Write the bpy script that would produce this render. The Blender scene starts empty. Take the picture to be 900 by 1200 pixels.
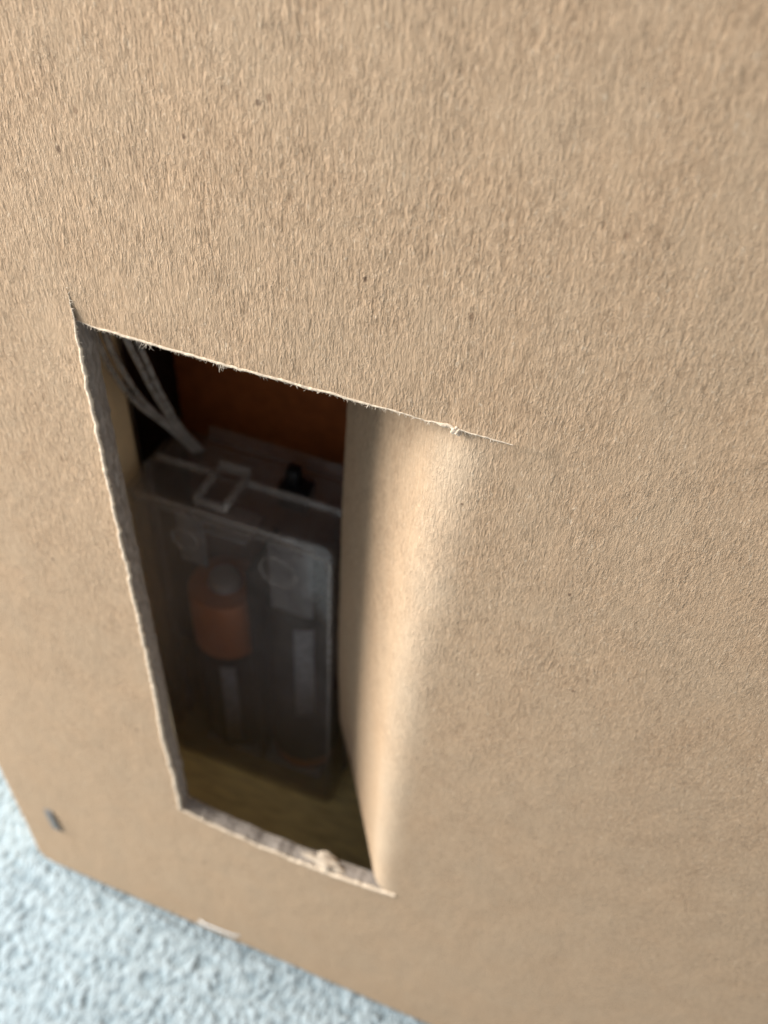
import bpy, bmesh, math, random
import numpy as np
from mathutils import Vector, Matrix, noise as mnoise
random.seed(7)
MM = 0.001
sc = bpy.context.scene
# ------------------------------------------------------------------ camera
cam_d = bpy.data.cameras.new('camera'); cam = bpy.data.objects.new('camera', cam_d)
sc.collection.objects.link(cam); sc.camera = cam
cam_d.sensor_fit = 'VERTICAL'; cam_d.sensor_height = 36; cam_d.lens = 32.85
cam_d.clip_start = 0.005; cam_d.clip_end = 20
Rt = Vector((0.93200146, 0.35940803, 0.04693822))
Dn = Vector((0.28464161, -0.64566476, -0.70857428))
Fw = Vector((-0.22439349, 0.67375283, -0.70407336))
cam.matrix_world = Matrix(((Rt.x, -Dn.x, -Fw.x, 0.0845215), (Rt.y, -Dn.y, -Fw.y, -0.0553575),
                           (Rt.z, -Dn.z, -Fw.z, 0.1798655), (0, 0, 0, 1)))
cam_d.dof.use_dof = True; cam_d.dof.focus_distance = 0.073; cam_d.dof.aperture_fstop = 34
# ------------------------------------------------------------------ world and light
w = bpy.data.worlds.new('World'); sc.world = w; w.use_nodes = True
bg = w.node_tree.nodes['Background']
bg.inputs[0].default_value = (0.90, 0.94, 1.0, 1); bg.inputs[1].default_value = 0.60
la = bpy.data.lights.new('window_light', 'AREA'); la.shape = 'RECTANGLE'; la.size = 0.24; la.size_y = 0.24
la.energy = 4.9; la.color = (1.0, 0.97, 0.92)
lo = bpy.data.objects.new('window_light', la); sc.collection.objects.link(lo)
lo.location = Vector((0.06, 0, 0.10)) + Vector((-0.90, -0.20, 0.42)).normalized() * 0.37
lo.rotation_euler = (Vector((0.06, 0, 0.10)) - lo.location).to_track_quat('-Z', 'Y').to_euler()
sc.view_settings.view_transform = 'Standard'; sc.view_settings.look = 'None'
sc.view_settings.exposure = 0.0; sc.view_settings.gamma = 1.0
sc.render.engine = 'CYCLES'
sc.cycles.transparent_max_bounces = 24; sc.cycles.max_bounces = 10; sc.cycles.diffuse_bounces = 5

# ------------------------------------------------------------------ helpers
def link(o, parent=None):
    sc.collection.objects.link(o)
    if parent: o.parent = parent
    return o
def tag(o, label=None, cat=None, group=None, kind=None):
    if label: o['label'] = label
    if cat: o['category'] = cat
    if group: o['group'] = group
    if kind: o['kind'] = kind
    return o
def empty(name, loc=(0, 0, 0)):
    o = bpy.data.objects.new(name, None); o.location = [c * MM for c in loc]; o.empty_display_size = .01
    return link(o)
def mesh(name, vs, fs, mat, parent=None, smooth=True, uvs=None, base=(0, 0, 0), normals=None):
    me = bpy.data.meshes.new(name)
    me.from_pydata([((v[0]-base[0])*MM, (v[1]-base[1])*MM, (v[2]-base[2])*MM) for v in vs], [], fs)
    if uvs is not None:
        l = me.uv_layers.new(name='UVMap'); li = np.empty(len(me.loops), dtype=np.int32)
        me.loops.foreach_get('vertex_index', li)
        l.data.foreach_set('uv', np.asarray(uvs, dtype=np.float32)[li].ravel())
    me.materials.append(mat)
    me.polygons.foreach_set('use_smooth', [smooth]*len(me.polygons)); me.update()
    if normals is not None: me.normals_split_custom_set_from_vertices(normals)
    return link(bpy.data.objects.new(name, me), parent)
def box_bm(bm, x0, x1, y0, y1, z0, z1, bev=0, seg=2):
    r = bmesh.ops.create_cube(bm, size=1)
    for v in r['verts']:
        v.co = Vector(((x0+x1)/2+v.co.x*(x1-x0), (y0+y1)/2+v.co.y*(y1-y0), (z0+z1)/2+v.co.z*(z1-z0)))
    if bev:
        es = list({e for v in r['verts'] for e in v.link_edges})
        bmesh.ops.bevel(bm, geom=es, offset=bev, segments=seg, affect='EDGES', profile=.5)
def from_bm(name, bm, mat, parent=None, smooth=True, base=(0, 0, 0)):
    for v in bm.verts: v.co = (v.co - Vector(base)) * MM
    me = bpy.data.meshes.new(name); bm.to_mesh(me); bm.free(); me.materials.append(mat)
    me.polygons.foreach_set('use_smooth', [smooth]*len(me.polygons)); me.update()
    o = link(bpy.data.objects.new(name, me), parent)
    if smooth:
        try:
            me.set_sharp_from_angle(angle=math.radians(50))
        except Exception: pass
    return o
def box(name, d, mat, parent=None, bev=0.2, base=(0, 0, 0), seg=2):
    bm = bmesh.new(); box_bm(bm, *d, bev=bev, seg=seg); return from_bm(name, bm, mat, parent, True, base)
def lathe(name, prof, cx, cy, mat, parent=None, n=40, base=(0, 0, 0)):
    vs = []; fs = []
    for (r, z) in prof:
        for k in range(n):
            a = 2*math.pi*k/n; vs.append((cx+r*math.cos(a), cy+r*math.sin(a), z))
    for i in range(len(prof)-1):
        for k in range(n):
            fs.append((i*n+k, i*n+(k+1) % n, (i+1)*n+(k+1) % n, (i+1)*n+k))
    o = mesh(name, vs, fs, mat, parent, True, None, base)
    try: o.data.set_sharp_from_angle(angle=math.radians(45))
    except Exception: pass
    return o
def catmull(pts, n=10):
    P = [Vector(p) for p in pts]; P = [2*P[0]-P[1]]+P+[2*P[-1]-P[-2]]; out = []
    for i in range(1, len(P)-2):
        for k in range(n):
            t = k/n; a, b, c, d = P[i-1:i+3]
            out.append(.5*((2*b)+(c-a)*t+(2*a-5*b+4*c-d)*t*t+(3*b-a-3*c+d)*t**3))
    out.append(P[-2]); return out
def tube_data(path, rad, n=8, vs=None, fs=None):
    vs = [] if vs is None else vs; fs = [] if fs is None else fs; o = len(vs); up = Vector((.3, .2, .93)); m = len(path)
    for i, p in enumerate(path):
        t = (path[min(i+1, m-1)]-path[max(i-1, 0)]).normalized(); a = t.cross(up)
        if a.length < 1e-4: a = t.cross(Vector((1, 0, 0)))
        a.normalize(); b = t.cross(a); r = rad(i/(m-1)) if callable(rad) else rad
        for k in range(n):
            q = p + a*(r*math.cos(2*math.pi*k/n)) + b*(r*math.sin(2*math.pi*k/n)); vs.append(tuple(q))
    for i in range(m-1):
        for k in range(n):
            fs.append((o+i*n+k, o+i*n+(k+1) % n, o+(i+1)*n+(k+1) % n, o+(i+1)*n+k))
    fs.append(tuple(o+k for k in range(n))[::-1]); fs.append(tuple(o+(m-1)*n+k for k in range(n)))
    return vs, fs
def tube(name, pts, rad, mat, parent=None, n=10, base=(0, 0, 0), sub=10):
    vs, fs = tube_data(catmull(pts, sub), rad, n); return mesh(name, vs, fs, mat, parent, True, None, base)
def N(x, y=0.0, z=0.0): return mnoise.noise(Vector((x, y, z)))
def sstep(a, b, x):
    t = min(max((x-a)/(b-a), 0), 1); return t*t*(3-2*t)

# ------------------------------------------------------------------ materials
class NT:
    def __init__(s, name):
        s.m = bpy.data.materials.new(name); s.m.use_nodes = True; s.t = s.m.node_tree
        s.b = s.t.nodes['Principled BSDF']; s.out = s.t.nodes['Material Output']
    def n(s, typ, **k):
        nd = s.t.nodes.new(typ)
        for a, b in k.items():
            if a.startswith('i_'):
                key = a[2:]; nd.inputs[int(key) if key.isdigit() else key.replace('_', ' ')].default_value = b
            else: setattr(nd, a, b)
        return nd
    def l(s, a, b): s.t.links.new(a, b)
    def math(s, op, a, b=None, clamp=False):
        nd = s.n('ShaderNodeMath', operation=op, use_clamp=clamp)
        for i, x in enumerate((a, b)):
            if x is None: continue
            if isinstance(x, (int, float)): nd.inputs[i].default_value = x
            else: s.l(x, nd.inputs[i])
        return nd.outputs[0]
    def mixc(s, f, a, b, mode='MIX'):
        nd = s.n('ShaderNodeMix', data_type='RGBA', blend_type=mode)
        for sock, x in ((nd.inputs[0], f), (nd.inputs[6], a), (nd.inputs[7], b)):
            if isinstance(x, (int, float)): sock.default_value = x
            elif isinstance(x, tuple): sock.default_value = (*x, 1) if len(x) == 3 else x
            else: s.l(x, sock)
        return nd.outputs[2]
    def ramp(s, x, a, b, c=0.0, d=1.0):
        nd = s.n('ShaderNodeMapRange', clamp=True); nd.inputs[1].default_value = a; nd.inputs[2].default_value = b
        nd.inputs[3].default_value = c; nd.inputs[4].default_value = d; s.l(x, nd.inputs[0]); return nd.outputs[0]
    def noise(s, vec, scale, detail=3, rough=.55, dist=0.0):
        nd = s.n('ShaderNodeTexNoise'); nd.inputs['Scale'].default_value = scale; nd.inputs['Detail'].default_value = detail
        nd.inputs['Roughness'].default_value = rough; nd.inputs['Distortion'].default_value = dist; s.l(vec, nd.inputs['Vector']); return nd.outputs[0]
    def mapping(s, vec, sc_, rot=(0, 0, 0), loc=(0, 0, 0)):
        nd = s.n('ShaderNodeMapping'); nd.inputs['Scale'].default_value = sc_; nd.inputs['Rotation'].default_value = rot
        nd.inputs['Location'].default_value = loc; s.l(vec, nd.inputs['Vector']); return nd.outputs[0]
    def obj_mm(s):
        tc = s.n('ShaderNodeTexCoord'); return s.mapping(tc.outputs['Object'], (1000, 1000, 1000))
    def bump(s, h, dist_mm, strength=1.0):
        nd = s.n('ShaderNodeBump'); nd.inputs['Distance'].default_value = dist_mm*MM; nd.inputs['Strength'].default_value = strength
        s.l(h, nd.inputs['Height']); s.l(nd.outputs[0], s.b.inputs['Normal']); return nd

def kraft_material():
    k = NT('kraft_liner'); uv = k.n('ShaderNodeUVMap').outputs[0]          # UV holds flat sheet coordinates in mm
    sep = k.n('ShaderNodeSeparateXYZ'); k.l(uv, sep.inputs[0]); U, V = sep.outputs[0], sep.outputs[1]
    # long vertical fibres on the upper left part, shorter and matted on the right
    v1 = k.mapping(uv, (2.5, 0.60, 1), (0, 0, .06)); f1 = k.noise(v1, 1.0, 4, .68, .35)
    v2 = k.mapping(uv, (5.6, 1.6, 1), (0, 0, -.10)); f2 = k.noise(v2, 1.0, 2, .55, .3)
    v3 = k.mapping(uv, (2.5, 1.9, 1), (0, 0, -.55)); f3 = k.noise(v3, 1.0, 4, .62, 1.1)
    f4 = k.noise(k.mapping(uv, (8, 5.5, 1)), 1.0, 2, .5, .4)
    m = k.ramp(U, 60, 118, 0, .75)
    m = k.math('ADD', m, k.ramp(V, 110, 60, 0, .55), True)
    a = k.math('ADD', k.math('MULTIPLY', f1, .62), k.math('MULTIPLY', f2, .38))
    b = k.math('ADD', k.math('MULTIPLY', f3, .72), k.math('MULTIPLY', f4, .28))
    # thin stray fibres: crests of two stretched noises
    g1 = k.noise(k.mapping(uv, (2.3, .50, 1), (0, 0, .10), (7, 2, 0)), 1.0, 2, .6, .3)
    g2 = k.noise(k.mapping(uv, (2.2, .55, 1), (0, 0, -.22), (17, 9, 0)), 1.0, 2, .6, .4)
    r1 = k.ramp(k.math('ABSOLUTE', k.math('SUBTRACT', g1, .5)), 0, .035, 1, 0)
    r2 = k.ramp(k.math('ABSOLUTE', k.math('SUBTRACT', g2, .52)), 0, .022, 1, 0)
    fib = k.math('MULTIPLY', k.math('MAXIMUM', r1, k.math('MULTIPLY', r2, .8)), k.ramp(f4, .42, .62))
    hmix = k.n('ShaderNodeMix', data_type='FLOAT'); k.l(m, hmix.inputs[0]); k.l(a, hmix.inputs[2]); k.l(b, hmix.inputs[3])
    h = hmix.outputs[0]
    amp = k.ramp(k.noise(k.mapping(uv, (.30, .17, 1)), 1.0, 3), .32, .68, .55, 1.15)
    low = k.math('MULTIPLY', k.ramp(V, 30, 100, .38, 1.0), amp)            # calmer, smoother liner near the foot
    h0 = k.math('MULTIPLY', k.math('MULTIPLY_ADD', fib, .12), low)
    k.l(k.math('SUBTRACT', h, .5), h0.node.inputs[0].links[0].from_node.inputs[2])
    # slight hollows left by the fluting and handling
    h1 = k.math('ADD', h0, k.math('MULTIPLY', k.noise(k.mapping(uv, (.35, .22, 1)), 1.0, 2), .5))
    k.bump(h1, .30, 1.0)
    col = k.mixc(k.ramp(h, .34, .66), (.224, .143, .082), (.615, .422, .268))
    mott = k.noise(k.mapping(uv, (.13, .09, 1), loc=(3, 5, 0)), 1.0, 4, .6)
    base = k.mixc(low, (.484, .336, .213), col)
    base = k.mixc(k.ramp(mott, .35, .65, 0, .35), base, (.435, .325, .22))
    # pale loose fibres lying on the surface
    pf = k.noise(k.mapping(uv, (4.2, 1.5, 1), (0, 0, .2), (31, 3, 0)), 1.0, 2, .6, .8)
    base = k.mixc(k.ramp(pf, .62, .74, 0, .5), base, (.70, .57, .42))
    base = k.mixc(k.math('MULTIPLY', k.math('MULTIPLY', fib, low), .42), base, (.72, .57, .41))
    # worn pale paper at the hinge crease, plus the flap's highlight painted beside it
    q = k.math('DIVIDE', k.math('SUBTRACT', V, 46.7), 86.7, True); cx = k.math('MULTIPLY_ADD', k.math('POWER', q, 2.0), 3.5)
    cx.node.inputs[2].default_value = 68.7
    wear_and_highlight = k.ramp(k.math('ABSOLUTE', k.math('SUBTRACT', U, cx)), .8, 3.6, .30, 0)
    wear_and_highlight = k.math('MULTIPLY', wear_and_highlight, k.math('MULTIPLY', k.ramp(V, 134.5, 131), k.ramp(V, 45.5, 47)))
    base = k.mixc(k.math('MULTIPLY', wear_and_highlight, k.ramp(mott, .3, .6, .7, 1)), base, (.63, .52, .39))
    # sparse dark bark specks, a few at their own places
    vo = k.n('ShaderNodeTexVoronoi', feature='F1'); vo.inputs['Scale'].default_value = 1; k.l(k.mapping(uv, (.16, .11, 1)), vo.inputs['Vector'])
    vd = k.ramp(vo.outputs['Distance'], .02, .045, 1, 0)
    base = k.mixc(k.math('MULTIPLY', vd, .55), base, (.16, .09, .05))
    for (su, sv, r) in SPECKS:
        du = k.math('SUBTRACT', U, su); dv = k.math('MULTIPLY', k.math('SUBTRACT', V, sv), .75)
        d = k.math('SQRT', k.math('ADD', k.math('MULTIPLY', du, du), k.math('MULTIPLY', dv, dv)))
        d = k.math('ADD', d, k.math('MULTIPLY', k.math('SUBTRACT', f4, .5), r*1.2))
        base = k.mixc(k.ramp(d, r*.45, r*.95, .72, 0), base, (.09, .05, .03))
    k.l(base, k.b.inputs['Base Color']); k.b.inputs['Roughness'].default_value = .82
    k.b.inputs['Specular IOR Level'].default_value = .25
    return k.m
SPECKS = [(55.6, 155.5, 0.26), (63.5, 144.5, 0.24), (49.7, 152.1, 0.24), (38.8, 149.0, 0.30), (32.2, 65.9, 0.36), (83.4, 118.9, 0.20), (72.9, 125.6, 0.16), (39.3, 30.7, 0.25), (86.2, 106.1, 0.20), (26.3, 98.4, 0.25)]
def simple(name, col, rough=.8, spec=.3, bsc=None, bd=.1, metallic=0, var=.25, sc3=(1, 1, 1)):
    k = NT(name); v = k.mapping(k.obj_mm(), sc3); n = k.noise(v, bsc or 1.0, 4, .6)
    dark = tuple(c*(1-var) for c in col); lite = tuple(min(c*(1+var), 1) for c in col)
    k.l(k.mixc(k.ramp(n, .3, .7), dark, lite), k.b.inputs['Base Color'])
    k.b.inputs['Roughness'].default_value = rough; k.b.inputs['Specular IOR Level'].default_value = spec
    k.b.inputs['Metallic'].default_value = metallic
    if bsc: k.bump(n, bd)
    return k.m
M = {}
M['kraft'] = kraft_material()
M['core'] = simple('torn_board_core', (.25, .215, .185), .9, .15, 1.4, .08, var=.25, sc3=(1, 2.0, .5))
M['lip'] = simple('torn_paper_fibre', (.66, .54, .41), .9, .15, 1.6, .15, var=.22)
M['pulp'] = simple('torn_paper_pulp', (.50, .42, .33), .9, .15, 1.2, .12, var=.15)
M['fuzz'] = simple('loose_paper_fibre', (.70, .60, .48), .9, .1)
M['inner'] = simple('inner_board', (.58, .44, .27), .85, .2, .8, .1, var=.10, sc3=(1, 1, .3))
M['strut'] = simple('strut_board', (.82, .63, .38), .85, .2, .8, .1, var=.08, sc3=(1, 1, .3))
M['inner_floor'] = simple('inner_floor_board', (.86, .66, .30), .8, .25, .5, .1, var=.22, sc3=(.35, 2, 1))
M['rust_card'] = simple('rust_brown_card', (.30, .085, .022), .75, .25, .5, .1, var=.18)
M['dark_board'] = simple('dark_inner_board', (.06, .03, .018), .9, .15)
M['steel'] = simple('staple_steel', (.60, .62, .62), .45, .5, 2.5, .02, metallic=.6, var=.15)
M['shaded_steel'] = simple('shaded_steel', (.30, .27, .25), .5, .5, 2.5, .02, metallic=.8, var=.2)  # same staple steel, with its dark reflection put into the colour
M['nickel'] = simple('nickel_contact', (.62, .64, .67), .42, .5, metallic=.7, var=.1)
M['copper_sleeve'] = simple('copper_sleeve', (.52, .165, .045), .38, .5, metallic=.25, var=.08)
M['black_sleeve'] = simple('black_sleeve', (.010, .007, .006), .6, .15, var=.1)
M['grey_print'] = simple('grey_print', (.26, .275, .31), .45, .35, .9, .01, var=.35)
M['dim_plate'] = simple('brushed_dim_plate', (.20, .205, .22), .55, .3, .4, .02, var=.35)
M['black_plastic'] = simple('black_switch_plastic', (.008, .008, .009), .45, .3)
def clear_plastic(name, tint, haze, haze_col, rough=.12, wav=.35):
    k = NT(name); k.t.nodes.remove(k.b)
    tr = k.n('ShaderNodeBsdfTransparent'); tr.inputs[0].default_value = (*tint, 1)
    v = k.obj_mm(); n = k.noise(v, .25, 4, .6)
    df = k.n('ShaderNodeBsdfDiffuse'); df.inputs[0].default_value = (*haze_col, 1)
    gl = k.n('ShaderNodeBsdfGlossy'); gl.inputs['Roughness'].default_value = rough
    bp = k.n('ShaderNodeBump'); bp.inputs['Distance'].default_value = .00025; bp.inputs['Strength'].default_value = wav
    k.l(k.noise(v, .18, 2), bp.inputs['Height']); k.l(bp.outputs[0], gl.inputs['Normal'])
    m1 = k.n('ShaderNodeMixShader'); k.l(k.ramp(n, .3, .7, haze*.6, haze*1.4), m1.inputs[0]); k.l(tr.outputs[0], m1.inputs[1]); k.l(df.outputs[0], m1.inputs[2])
    lw = k.n('ShaderNodeLayerWeight'); fac = k.math('MULTIPLY_ADD', k.math('POWER', lw.outputs['Facing'], 4.0), .55)
    fac.node.inputs[2].default_value = .035
    m2 = k.n('ShaderNodeMixShader'); k.l(fac, m2.inputs[0]); k.l(m1.outputs[0], m2.inputs[1]); k.l(gl.outputs[0], m2.inputs[2])
    k.l(m2.outputs[0], k.out.inputs[0]); return k.m
M['clear'] = clear_plastic('clear_case_plastic', (.90, .89, .88), .09, (.58, .52, .49))
M['clear_edge'] = clear_plastic('clear_plastic_edge', (.80, .79, .78), .25, (.74, .70, .66))
M['wire'] = clear_plastic('clear_wire_jacket', (.60, .57, .53), .27, (.80, .75, .70), .14, .0)

# ================================================================== the fabric the box stands on
def fabric():
    k = NT('pale_blue_boucle'); tc = k.n('ShaderNodeTexCoord')
    p = k.mapping(tc.outputs['Object'], (1000, 1000, 1000))
    wn = k.n('ShaderNodeTexNoise'); wn.inputs['Scale'].default_value = .32; wn.inputs['Detail'].default_value = 2; k.l(p, wn.inputs['Vector'])
    va = k.n('ShaderNodeVectorMath', operation='MULTIPLY_ADD'); k.l(wn.outputs['Color'], va.inputs[0]); va.inputs[1].default_value = (2.2, 2.2, 0); k.l(p, va.inputs[2])
    vo = k.n('ShaderNodeTexVoronoi', feature='SMOOTH_F1'); vo.inputs['Scale'].default_value = .58; vo.inputs['Smoothness'].default_value = .45
    k.l(k.mapping(va.outputs[0], (1, 1.0, 1)), vo.inputs['Vector'])
    n1 = k.noise(k.mapping(va.outputs[0], (1.0, .7, 1), (0, 0, .5)), .75, 1, .5, .6)
    hump = k.ramp(vo.outputs['Distance'], .15, .75, 1, 0)
    h = k.math('ADD', k.math('MULTIPLY', hump, .55), k.math('MULTIPLY', k.ramp(n1, .34, .62), .60))
    fine = k.noise(p, 3.5, 3, .6)
    h2 = k.math('ADD', h, k.math('MULTIPLY', fine, .04))
    dp = k.n('ShaderNodeDisplacement'); dp.inputs['Midlevel'].default_value = .6; dp.inputs['Scale'].default_value = .66*MM
    k.l(h2, dp.inputs['Height']); k.l(dp.outputs[0], k.out.inputs['Displacement'])
    k.m.displacement_method = 'BOTH'
    col = k.mixc(k.ramp(h, .15, .75), (.20, .255, .285), (.305, .365, .395))
    k.l(col, k.b.inputs['Base Color']); k.b.inputs['Roughness'].default_value = .9; k.b.inputs['Specular IOR Level'].default_value = .15
    k.b.inputs['Sheen Weight'].default_value = .25
    xs = sorted(set(list(np.arange(-90, 110, .42)) + list(np.linspace(-1500, -91, 25)) + list(np.linspace(111, 1500, 25))))
    ys = sorted(set(list(np.arange(-60, 45, .42)) + list(np.linspace(-1500, -61, 20)) + list(np.linspace(46, 1500, 20))))
    nx, ny = len(xs), len(ys)
    vs = []
    for y in ys:
        for x in xs:
            z = -.9 + .7*N(x*.02, y*.02) + .5*N(x*.06, y*.06, 4)
            if -2 < x < 182 and -1 < y < 64: z = min(z, -1.2)
            vs.append((x, y, z))
    fs = [(j*nx+i, j*nx+i+1, (j+1)*nx+i+1, (j+1)*nx+i) for j in range(ny-1) for i in range(nx-1)]
    o = mesh('fabric_surface', vs, fs, k.m)
    tag(o, 'pale blue nubbly fabric under the cardboard box', None, None, 'structure')
fabric()

# ================================================================== the cardboard box
BX, BZ, BY, T = 180.0, 205.0, 52.0, 2.4
UL, UH, VB, VT, US, VS = 36.8, 71.2, 46.7, 133.4, 76.6, 136.8       # cut lines: left, hinge, foot, top, end of top slit, end of side slit
UFREE = 39.6                                                        # free edge of the flap in flat coordinates
cb = empty('cardboard_box', (0, 0, 0))
tag(cb, 'kraft cardboard box with a rough three-sided flap window cut in its front', 'cardboard box')

def bend_x0(v):                                                     # where the sheet starts to bend
    t = min(max((v-VB)/(VT-VB), 0), 1); return 71.4 + 3.7*t**2.0
def bend_len(v):
    t = min(max((v-VB)/(VT-VB), 0), 1); return 5.0 + 4.5*t
def bend(u, v):                                                     # flat (u, v) -> bent (x, y), angle
    x0, L, th = bend_x0(v), bend_len(v), math.radians(58)
    s = x0-u
    if s <= 0: return u, 0.0, 0.0
    if s < L:                                                       # curvature rises then falls (smooth)
        n = 12; x = x0; y = 0; ds = s/n
        for i in range(n):
            q = (i+.5)*ds/L; a = th*(q*q*(3-2*q)); x -= math.cos(a)*ds; y += math.sin(a)*ds
        q = s/L; return x, y, th*(q*q*(3-2*q))
    x, y, a = bend_cache(v); r = s-L
    bow = .0022*r*r                                                 # the flap relaxes back a little
    return x-math.cos(th)*r - bow*math.sin(th)*.6, y+math.sin(th)*r - bow*math.cos(th)*.6, th
_bc = {}
def bend_cache(v):
    k = round(v, 3)
    if k not in _bc:
        _bc[k] = bend(bend_x0(v)-bend_len(v)*.9999999, v)
    return _bc[k]
def edge_left(v):   return .30*N(v*.22, 3) + .22*N(v*.7, 9) + .10*N(v*2.1, 1) - .35*math.exp(-((v-66)/9)**2)
def edge_foot(u):   return -1.9*math.sin(math.pi*min(max((u-UL)/(UH-UL), 0), 1)) ** .7 + .35*N(u*.35, 5)+.18*N(u*1.3, 2)
def edge_top(u):    return .12*N(u*.4, 7) + .10*N(u*1.6, 4) + .05*N(u*5, 2)
def edge_free(v):   return .5*N(v*.08, 21) + .25*N(v*.4, 12) + .12*N(v*1.5, 2) + .9*sstep(60, 47, v)
def relief(u, v):   return .10*N(u*.05, v*.05, 2) + .05*N(u*.16, v*.12, 7)

def surf(u, v, side, flap=False):
    """flat sheet position -> x, y, z. side tells which bank of a slit the corner belongs to"""
    x, y, z = u, 0.0, v
    inwin = VB <= v <= VT and not (v == VT and side == 'above') and not (v == VB and side == 'below')
    if inwin and u >= UH-1e-6 or flap:
        x, y, a = bend(u, v)
        # ends of the hinge: the slit above leaves the sheet free, the foot corner is tied to the panel
    y += -relief(u, v)
    # the bank right of the short side slit is pushed in a little; the left bank stands up
    if v >= VT-1e-6 and side != 'below':
        d = math.hypot((u-UL)/5.0, (v-VT)/3.5)
        if u > UL or (u == UL and side == 'right'): y += .30*max(0, 1-d)**1.5*(1 if u < UL+12 else 0)
    if u < UL+1e-6 and side != 'right' and 60 < v < VS+2:
        y -= .15*math.exp(-((UL-u)/2.2)) * sstep(VS+1, 128, v) * sstep(60, 100, v)
    if UH < u < US+3 and v >= VT-1e-6 and side != 'below':           # lower lip of the upper bank, stands a touch proud
        y -= .12*math.exp(-(v-VT)/1.2)
    return x, y, z

def lines(spec):
    out = []
    for a, b, st in spec:
        n = max(1, int(round((b-a)/st))); out += [a+(b-a)*i/n for i in range(n)]
    out.append(spec[-1][1]); return out
ul = lines([(0, 1.2, .2), (1.2, 8, .6), (8, 33, 1.0), (33, UL, .38), (UL, 40, .4), (40, 66, .6), (66, UH, .35), (UH, US, .35), (US, 82, .6), (82, BX, 2.0)])
vl = lines([(0, 1.2, .2), (1.2, 8, .6), (8, 42, 1.0), (42, VB, .4), (VB, 52, .5), (52, 128, .7), (128, VT, .4), (VT, VS, .34), (VS, 142, .6), (142, BZ, 2.0)])
iL, iH, iS = ul.index(UL), ul.index(UH), ul.index(US)
jB, jT, jS = vl.index(VB), vl.index(VT), vl.index(VS)
RC = 3.4
def rim(u, v, x, y, z):
    """rounded outer border of the panel and soft lower left corner"""
    if u < RC and v < RC:
        dx, dz = RC-u, RC-v; d = math.hypot(dx, dz)
        m = max(dx, dz)
        if d > 1e-6: k = m/d; x = RC-dx*k; z = RC-dz*k
        e = RC-m
    else: e = min(u, v)
    r = .9
    if e < r: y += r-math.sqrt(max(r*r-(r-e)**2, 0))
    return x, y, z
def build_front():
    idx = {}; vs = []; uvs = []; fs = []
    def vert(i, j, cell):
        u, v = ul[i], vl[j]; side = ''
        if i == iL and jT < j < jS: side = 'left' if cell[0] < iL else 'right'
        if i == iL and j == jT: side = 'left' if cell[0] < iL else 'right'
        if i == iL and jB <= j < jT: side = 'left'
        if j == jT and iH <= i < iS: side = 'above' if cell[1] >= jT else 'below'
        if j == jT and iL < i < iH: side = 'above'
        key = (i, j, side)
        if key in idx: return idx[key]
        x, y, z = surf(u, v, side)
        # ragged borders of the window: pull neighbouring rows with the cut
        if vl[jB] <= v <= vl[jT]+1e-6 and u <= UL and side != 'right': x += edge_left(v)*max(0, 1-(UL-u)/2.0)
        if v > VT-1e-6 and u >= UL-1e-6 and u < US and side != 'left': z += edge_top(u)*max(0, 1-(v-VT)/1.5)*sstep(UL, UL+2, u)*sstep(US, US-3, u)
        if v <= VB+1e-6 and UL-1e-6 <= u <= UH+1e-6: z += edge_foot(u)*max(0, 1-(VB-v)/4.0)
        x, y, z = rim(u, v, x, y, z)
        idx[key] = len(vs); vs.append((x, y, z)); uvs.append((u, v)); return idx[key]
    for i in range(len(ul)-1):
        for j in range(len(vl)-1):
            if iL <= i < iH and jB <= j < jT: continue
            c = (i, j)
            fs.append((vert(i, j, c), vert(i+1, j, c), vert(i+1, j+1, c), vert(i, j+1, c)))
    # outer border returns to the back of the board
    for j in range(len(vl)-1):
        a, b = idx[(0, j, '')], idx[(0, j+1, '')]; n = len(vs)
        for q in (a, b): p = vs[q]; vs.append((p[0], T, p[2])); uvs.append((uvs[q][0]-T, uvs[q][1]))
        fs.append((a, b, n+1, n))
    for i in range(len(ul)-1):
        a, b = idx[(i, 0, '')], idx[(i+1, 0, '')]; n = len(vs)
        for q in (a, b): p = vs[q]; vs.append((p[0], T, p[2])); uvs.append((uvs[q][0], uvs[q][1]-T))
        fs.append((b, a, n, n+1))
    return vs, fs, uvs, idx
fv, ff, fuv, fidx = build_front()
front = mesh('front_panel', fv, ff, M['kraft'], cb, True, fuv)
# back layer of the front board
def sheet_back():
    vs = []; fs = []
    def rect(x0, x1, z0, z1):
        n = len(vs); vs.extend([(x0, T, z0), (x1, T, z0), (x1, T, z1), (x0, T, z1)]); fs.append((n, n+3, n+2, n+1))
    rect(.5, UL-.1, .5, BZ); rect(UL-.1, UH+9, .5, VB-2.2); rect(UL-.1, UH+9, VT+.05, BZ); rect(UH+9, BX, .5, BZ)
    mesh('inner_liner', vs, fs, M['inner'], cb, False)
sheet_back()

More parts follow.
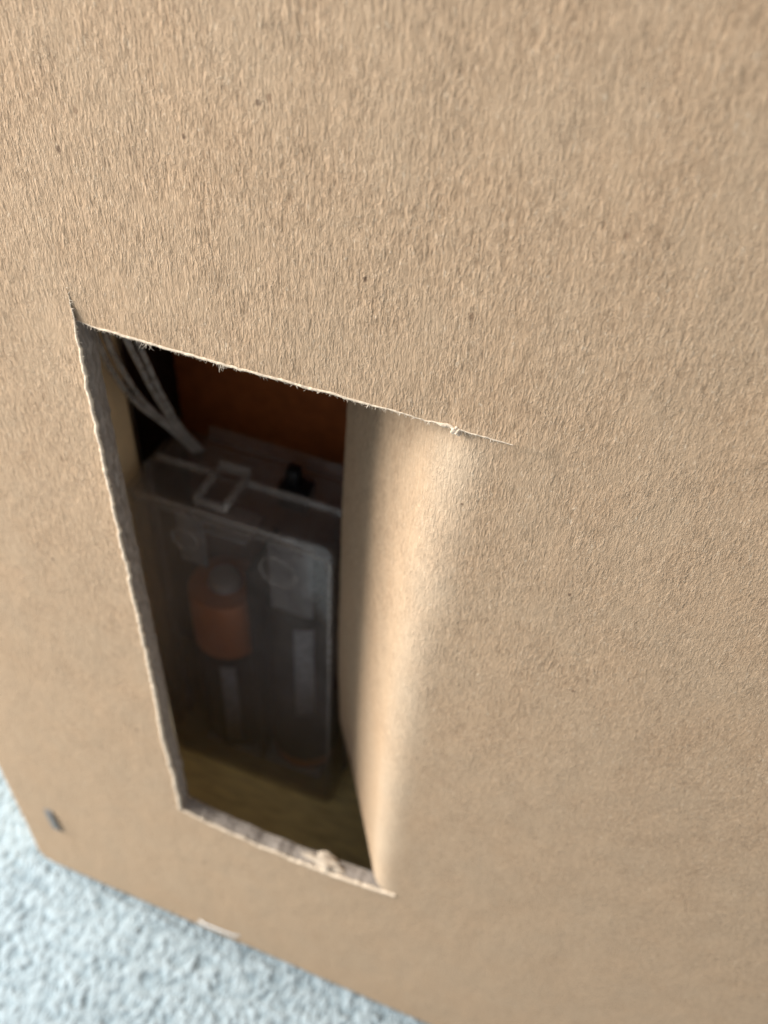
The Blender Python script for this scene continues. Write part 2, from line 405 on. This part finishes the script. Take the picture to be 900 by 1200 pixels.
# ---- flap, one bent board with its own thickness
def build_flap():
    vs = []; fs = []; uvs = []; us = lines([(UFREE, 62, .6), (62, UH, .4)]); vv = vl[jB:jT+1]
    nu, nv = len(us), len(vv)
    for layer in (0, 1):
        for v in vv:
            for k, u in enumerate(us):
                uu = u + edge_free(v)*max(0, 1-(u-UFREE)/4.0) if k < nu-1 else u
                x, y, a = bend(uu, v)
                # normal of the bent sheet pointing inward
                nx, ny = math.sin(a), math.cos(a)
                y -= relief(u, v)*(1 if k > nu-8 else .9)
                crush = .25*N(u*.3, v*.1, 40) + .10*N(u*.8, v*.5, 3) if layer else 0
                t = (T+crush)*layer*(1 - .55*max(0, 1-(u-UFREE)/1.5)) if layer else 0
                vs.append((x+nx*t, y+ny*t, v)); uvs.append((u, v))
    o2 = nu*nv
    for j in range(nv-1):
        for i in range(nu-1):
            a = j*nu+i; fs.append((a, a+1, a+nu+1, a+nu)); fs.append((o2+a, o2+a+nu, o2+a+nu+1, o2+a+1))
    for j in range(nv-1):
        a = j*nu; fs.append((a, a+nu, o2+a+nu, o2+a))
    for i in range(nu-1):
        a = i; fs.append((a+1, a, o2+a, o2+a+1)); a = (nv-1)*nu+i; fs.append((a, a+1, o2+a+1, o2+a))
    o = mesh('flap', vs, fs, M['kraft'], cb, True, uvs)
    try: o.data.set_sharp_from_angle(angle=math.radians(55))
    except Exception: pass
    tag(o, 'flap of the window folded inwards on its soft crease')
    return o
build_flap()

# ---- the cut faces of the board and the pale torn lip along them
def path_left(): return [(UL+edge_left(v), surf(UL, v, 'left')[1], v) for v in np.arange(VB-.2, VS, .3)]
def path_top(): return [(u, surf(u, VT, 'above' if u > UL+.5 else 'right')[1], VT+edge_top(u)*sstep(UL, UL+2, u)*sstep(US, US-3, u)) for u in np.arange(UL+.1, US-.3, .3)]
def path_foot(): return [(u, surf(u, VB, '')[1]*0, VB+edge_foot(u)) for u in np.arange(UL, UH+.4, .3)]
def cut_face(name, path, inward, seed, mat, upto=None):
    """a strip across the board's thickness, corrugated core torn uneven"""
    vs = []; fs = []; m = 9; n = len(path)
    for i, p in enumerate(path):
        for k in range(m):
            t = k/(m-1); d = t*T
            core = math.sin(math.pi*t)
            off = core*(.30*N(i*.17, k*.8, seed)+.22*N(i*.55, k*1.5, seed+3)+.12) + (.05*math.sin(i*.3/1.6*2*math.pi/2.6+seed))*core
            vs.append((p[0]+inward[0]*off, p[1]+d, p[2]+inward[2]*off))
    for i in range(n-1):
        for k in range(m-1):
            a = i*m+k; fs.append((a, a+1, a+m+1, a+m))
    return mesh(name, vs, fs, mat, cb, True)
cut_face('cut_edge', [p for p in path_left() if p[2] < VT+.5], (1, 0, 0), 1, M['core'])
cut_face('cut_edge', [p for p in path_top() if p[0] < UH], (0, 0, -1), 5, M['core'])
cut_face('cut_edge', path_foot(), (0, 0, 1), 9, M['core'])
def lip(name, path, rf, seed, off=(0, 0, 0)):
    vs = []; fs = []; P = [Vector(p)+Vector(off) for p in path]
    n = len(P); m = 7
    for i, p in enumerate(P):
        t = (P[min(i+1, n-1)]-P[max(i-1, 0)]).normalized(); a = Vector((0, -1, 0)); b = t.cross(a).normalized()
        r = rf(p)*(1+.35*N(i*.35, seed)+.35*N(i*1.1, seed+2)); r = max(r, .01)
        for k in range(m):
            an = 2*math.pi*k/m; rr = r*(1+.3*N(i*.6, k*1.7, seed))
            vs.append(tuple(p+a*rr*.75*math.cos(an)+b*rr*math.sin(an)+Vector((0, .02, 0))))
    for i in range(n-1):
        for k in range(m):
            fs.append((i*m+k, i*m+(k+1) % m, (i+1)*m+(k+1) % m, (i+1)*m+k))
    return mesh(name, vs, fs, M['lip'], cb, True)
lip('torn_lip', path_left(), lambda p: .20*sstep(VS, 128, p[2])+.10*sstep(110, 60, p[2])+.02, 3)
lip('torn_lip', path_top(), lambda p: .115*sstep(UL, UL+4, p[0])*(1-.6*sstep(60, 69, p[0])) + .03*sstep(US, US-2, p[0]) + .16*math.exp(-((p[0]-UH+.4)/.7)**2), 6)
lip('torn_lip', path_foot(), lambda p: .24+.10*sstep(50, 60, p[0]), 8)
# second torn layer of the foot edge and the crumpled lump of board on it
def lump(name, cx, cy, cz, sx, sy, sz, seed, mat, amp=.35):
    bm = bmesh.new(); bmesh.ops.create_icosphere(bm, subdivisions=4, radius=1)
    for v in bm.verts:
        d = 1+amp*N(v.co.x*1.3+seed, v.co.y*1.3, v.co.z*1.3)*1.6+amp*.5*N(v.co.x*4, v.co.y*4+seed, v.co.z*4)
        v.co = Vector((cx+v.co.x*sx*d, cy+v.co.y*sy*d, cz+v.co.z*sz*d))
    return from_bm(name, bm, mat, cb)
lump('torn_board_lump', 60.2, 1.2, VB-1.25, 2.2, 1.1, .85, 2.2, M['pulp'], .5)
lump('torn_board_lump', 57.4, 1.3, VB-1.9, 1.3, .7, .40, 8.1, M['pulp'], .4)
lump('torn_board_lump', 71.6, -.05, 133.25, .40, .30, .36, 3.3, M['lip'], .4)
# loose paper fibres along the cuts
def fuzz():
    vs = []; fs = []; rnd = random.Random(3)
    def hair(p, d, L, r):
        d = Vector(d).normalized(); q = Vector(p); pts = [q.copy()]
        for k in range(4):
            d = (d+Vector((rnd.uniform(-.5, .5), rnd.uniform(-.4, .4), rnd.uniform(-.5, .5)))*.7).normalized(); q = q+d*L/4; pts.append(q.copy())
        tube_data(pts, lambda t: r*(1-.6*t), 4, vs, fs)
    pt = path_top(); pl = path_left(); pf = path_foot()
    for _ in range(420):
        p = rnd.choice(pt); 
        if p[0] > 75: continue
        hair(p, (rnd.uniform(-.8, .8), rnd.uniform(-.5, .6), -1), rnd.uniform(.1, .45), rnd.uniform(.015, .03))
    for _ in range(260):
        p = rnd.choice(pl); hair(p, (1, rnd.uniform(-.4, .8), rnd.uniform(-.8, .8)), rnd.uniform(.15, .5), .025)
    for _ in range(260):
        p = rnd.choice(pf); hair(p, (rnd.uniform(-.8, .8), rnd.uniform(-.3, .9), 1), rnd.uniform(.2, .8), .03)
    for (u, v) in ((43.9, 133.3), (43.6, 133.3), (44.2, 133.2), (51.0, 133.2), (50.8, 133.2)):
        for _ in range(4): hair((u+rnd.uniform(-.2, .2), .1, v), (rnd.uniform(-.6, .6), 0, -1), rnd.uniform(.4, .9), .025)
    o = mesh('loose_fibres', vs, fs, M['fuzz'], cb, True); o['kind'] = 'stuff'
fuzz()

# ---- the rest of the box
box('left_wall', (0.02, 1.6, T+.02, BY, .1, BZ), M['inner'], cb, .1)
box('right_wall', (BX-1.6, BX, T+.02, BY, .1, BZ), M['inner'], cb, .1)
box('bottom_panel', (1.62, BX-1.62, T+.02, BY, .0, 1.5), M['inner_floor'], cb, .1)
box('top_panel', (1.62, BX-1.62, T+.02, BY, BZ-1.5, BZ), M['inner'], cb, .1)
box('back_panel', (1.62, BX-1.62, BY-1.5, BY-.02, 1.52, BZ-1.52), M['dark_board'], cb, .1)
box('inner_strut', (1.62, 18.2, T+.05, 28.9, 18.52, 150), M['strut'], cb, .4)
# rust brown card lining the back
box('inner_shelf', (1.62, 110, T+.05, 46.5, 1.52, 18.5), M['inner_floor'], cb, .2)
box('lining_card', (15.8, 110, 44.5, 45.6, 18.6, 146), M['rust_card'], cb, .1)

# ---- staples
def staple(p0, p1, wid, mat, name='staple'):
    a, b = Vector(p0), Vector(p1); d = (b-a).normalized(); s = d.cross(Vector((0, 1, 0))).normalized(); L = (b-a).length
    prof = [(0, 1.0), (.04, .35), (.10, .02), (.22, -.28), (.78, -.28), (.90, .02), (.96, .35), (1, 1.0)]
    vs = []; fs = []
    for (t, y) in prof:
        c = a+d*(L*t); 
        for (q, e) in ((-1, .0), (-.8, -.16), (.8, -.16), (1, .0), (.8, .12), (-.8, .12)): vs.append(tuple(c+s*(q*wid/2)+Vector((0, y+e, 0))))
    for i in range(len(prof)-1):
        for k in range(6): fs.append((i*6+k, i*6+(k+1) % 6, (i+1)*6+(k+1) % 6, (i+1)*6+k))
    return mesh(name, vs, fs, mat, cb, True)
s1 = staple((7.9, 0, 26.0), (8.6, 0, 17.2), 1.9, M['shaded_steel']); tag(s1, 'staple standing upright near the lower left corner')
s2 = staple((34.4, 0, 3.1), (44.6, 0, 4.1), .34, M['steel']); tag(s2, 'staple lying level just above the foot of the panel')

# ================================================================== battery case
X0, X1, Y0, YM, Y1, Z0, Z1 = 12.2, 48.4, 31.0, 38.5, 46.6, 1.6, 78.6
K = .905; CC = (84.52, -55.36, 179.87)                              # the case and its cells are drawn large and set down at this scale
def put(o, p):
    o.location = [(c+K*(q-c))*MM for q, c in zip(p, CC)]; o.scale = (K, K, K)
bc = empty('battery_case'); put(bc, ((X0+X1)/2, (Y0+Y1)/2, Z0)); B0 = tuple(((X0+X1)/2, (Y0+Y1)/2, Z0))
tag(bc, 'clear plastic battery case with a black switch, seen through the cut window', 'battery case')
def shell(name, y0, y1, openface, mat, rad=2.2, th=.9):
    """rounded tray, open towards openface ('+' or '-')"""
    out = []; n = 7
    def ring(inset, r):
        pts = []
        for (cx, cz, a0) in ((X1-inset-r, Z1-inset-r, 0), (X0+inset+r, Z1-inset-r, 90), (X0+inset+r, Z0+inset+r, 180), (X1-inset-r, Z0+inset+r, 270)):
            for k in range(n):
                a = math.radians(a0+90*k/(n-1)); pts.append((cx+r*math.cos(a), cz+r*math.sin(a)))
        return pts
    yf, yo = (y0, y1) if openface == '+' else (y1, y0); s = 1 if openface == '+' else -1
    seq = [(2.2, rad-.9, yf), (.35, rad, yf), (.08, rad, yf+s*.15), (0, rad, yf+s*.5), (0, rad, yo), (th, rad-th*.6, yo), (th, rad-th*.6, yf+s*th)]
    vs = []; fs = []
    for (ins, r, y) in seq:
        for (x, z) in ring(ins, r): vs.append((x, y, z))
    m = 4*n
    for i in range(len(seq)-1):
        for k in range(m): fs.append((i*m+k, i*m+(k+1) % m, (i+1)*m+(k+1) % m, (i+1)*m+k))
    fs.append(tuple(range(m))); fs.append(tuple(range((len(seq)-1)*m, len(seq)*m))[::-1])
    o = mesh(name, vs, fs, mat, bc, True, None, B0); o.data.set_sharp_from_angle(angle=math.radians(60)); return o
shell('front_cover', Y0, YM-.15, '+', M['clear'])
shell('rear_body', YM+.15, Y1, '-', M['clear'])
# raised rim where cover and body meet, moulded ribs and the latch
def rail(name, d, mat='clear_edge', bev=.2): return box(name, d, M[mat], bc, bev, B0)
rail('rim', (X0+2, 24.2, YM-.35, YM+.5, Z1-.1, Z1+.8)); rail('rim', (30.6, X1-.4, YM-.35, YM+.5, Z1-.1, Z1+.9))
rail('rim', (X0-.5, X0+.2, YM-.5, YM+.5, Z0+3, Z1-1.6)); rail('rim', (X1-.2, X1+.5, YM-.5, YM+.5, Z0+3, Z1-1.6))
rail('latch', (24.6, 30.3, Y0+.6, Y0+1.6, Z1-.2, Z1+.9)); rail('latch', (24.6, 25.4, Y0+.9, YM+1, Z1-.2, Z1+1.4))
rail('latch', (29.6, 30.4, Y0+.9, YM+1, Z1-.2, Z1+1.6)); rail('latch', (24.8, 30.2, YM+1.2, YM+2.1, Z1-.1, Z1+2.0))
rail('rib', (X0+1.2, X1-1.2, Y0+.4, Y0+1.3, Z1-3.6, Z1-3.1)); rail('divider', (30.9, 31.9, YM-4, Y1-1, Z0+2, Z1-16), 'black_plastic')
rail('rim', (X1-.9, X1-.4, Y0-.25, Y0+.3, Z0+3, Z1-3)); rail('rim', (X0+3.5, X1-3, Y0-.25, Y0+.3, Z1-1.3, Z1-.7))
# a guard that rises behind the switch
rail('switch_guard', (20, X1-1.5, Y1-1.3, Y1-.4, Z1-.1, Z1+3.0), 'clear')
box('switch', (36.0, 38.3, 40.2, 42.4, Z1, Z1+3.8), M['black_plastic'], bc, .5, B0)
box('switch_housing', (35.0, 40.0, 39.6, 43.4, Z1-4, Z1+.35), M['black_plastic'], bc, .3, B0)
def ring_part(cx, cz, R_, r_):
    vs = []; fs = []; n = 28; m = 6
    for i in range(n):
        a = 2*math.pi*i/n
        for k in range(m):
            b = 2*math.pi*k/m; rr = R_+r_*math.cos(b); vs.append((cx+rr*math.cos(a), Y0-.05+r_*math.sin(b)*.8, cz+rr*math.sin(a)))
    for i in range(n):
        for k in range(m): fs.append((i*m+k, i*m+(k+1) % m, ((i+1) % n)*m+(k+1) % m, ((i+1) % n)*m+k))
    mesh('moulded_ring', vs, fs, M['clear_edge'], bc, True, None, B0)
ring_part(22.6, 70.2, 2.2, .13); ring_part(39.0, 69.6, 3.1, .15)
# contacts: plates above and below the cells, a spring at each negative end
box('contact_or_reflection_plate', (18.5, 30, 37, 44, 66.0, 66.4), M['nickel'], bc, .1, B0)
box('contact_or_reflection_plate', (35.6, 43.4, 34.2, 34.7, 56, 71.5), M['dim_plate'], bc, .24, B0)  # no contact: a plate coloured to stand for a reflection on the cover
box('contact_or_reflection_plate', (18.2, 44, 35, 44, 2.9, 3.3), M['nickel'], bc, .1, B0)
box('contact_or_reflection_plate', (19.5, 24.5, 33.6, 34.0, 61.5, 73.0), M['dim_plate'], bc, .15, B0)
def spring(cx, cy, z0, z1):
    pts = [Vector((cx+(4.2-1.2*t/40)*math.cos(t*.62), cy+(4.2-1.2*t/40)*math.sin(t*.62), z0+(z1-z0)*t/40)) for t in range(41)]
    vs, fs = tube_data(pts, .28, 6); mesh('spring', vs, fs, M['nickel'], bc, True, None, B0)
spring(23.6, 39.8, 3.4, 5.8); spring(39.2, 40, 55.6, 63)
# leads: three clear strands that rise from the case and leave past the left cut edge
rnd = random.Random(5)
WIRES = [[(19.1, 42.0, 78.5), (18.3, 37.0, 87.3), (18.3, 31.0, 95.9), (20.8, 24.0, 106.3), (24.9, 17.0, 116.8), (28.6, 12.0, 125.2)],
         [(19.2, 42.5, 78.2), (18.4, 38.0, 86.5), (18.6, 32.0, 95.7), (21.5, 25.0, 106.4), (25.5, 18.0, 116.8), (29.6, 12.5, 126.7)],
         [(20.2, 42.0, 79.1), (19.5, 37.5, 87.3), (22.0, 30.0, 99.7), (25.4, 23.0, 110.6), (28.7, 17.0, 119.4), (32.3, 11.5, 128.5)],
         [(20.4, 42.5, 79.0), (19.6, 38.5, 86.7), (22.3, 31.0, 99.4), (25.8, 24.0, 110.7), (29.2, 18.0, 119.5), (33.1, 12.0, 128.4)]]
for wp in WIRES:
    tube("wire", wp, .44, M["wire"], bc, 10, B0)


# ================================================================== cells inside the case
def battery(cx, cy, zb, flip, label, cop=30.5, L=50.0):
    D = L-50; R_ = 6.7; b = empty('battery'); put(b, (cx, cy, zb)); tag(b, label, 'battery', 'cells in the battery case'); base = (cx, cy, zb)
    def zz(t): return zb+(L-t if flip else t)
    lathe('black_sleeve', [(0, zz(.2)), (R_-.9, zz(.2)), (R_-.2, zz(.5)), (R_, zz(1.2)), (R_, zz(cop))], cx, cy, M['black_sleeve'], b, 40, base)
    lathe('copper_sleeve', [(R_+.03, zz(cop-.1)), (R_+.03, zz(47.2+D)), (R_-.3, zz(48+D)), (R_-1.2, zz(48.3+D)), (3.2, zz(48.3+D))], cx, cy, M['copper_sleeve'], b, 40, base)
    lathe('terminal', [(3.2, zz(48.2+D)), (2.75, zz(48.3+D)), (2.7, zz(49.8+D)), (2.2, zz(L)), (0, zz(L))], cx, cy, M['nickel'], b, 24, base)
    return b, base
def print_patch(b, base, cx, cy, a0, a1, z0, z1):
    R_ = 6.76; vs = []; fs = []; n = 8
    for r in (R_, R_+.05):
        for k in range(n+1):
            a = math.radians(a0+(a1-a0)*k/n)
            for z in (z0, z1): vs.append((cx+r*math.cos(a), cy+r*math.sin(a), z))
    o = 2*(n+1)
    for k in range(n): fs.append((o+2*k, o+2*k+2, o+2*k+3, o+2*k+1)); fs.append((2*k, 2*k+1, 2*k+3, 2*k+2)); fs.append((2*k, 2*k+2, o+2*k+2, o+2*k)); fs.append((2*k+1, o+2*k+1, o+2*k+3, 2*k+3))
    fs.append((0, o, o+1, 1)); e = 2*n; fs.append((e, e+1, o+e+1, o+e))
    mesh('printed_strip', vs, fs, M['grey_print'], b, True, None, base)
b1, ba = battery(23.6, 39.8, 5.8, False, 'left battery in the clear case, wide copper band above and black below', 31, 47.0)
print_patch(b1, ba, 23.6, 39.8, -82, -56, 8.5, 34)
b2, bb = battery(39.2, 40.0, 5.4, True, 'right battery in the clear case, dark along nearly its whole length', 45)
print_patch(b2, bb, 39.2, 40.0, -82, -52, 27, 53)
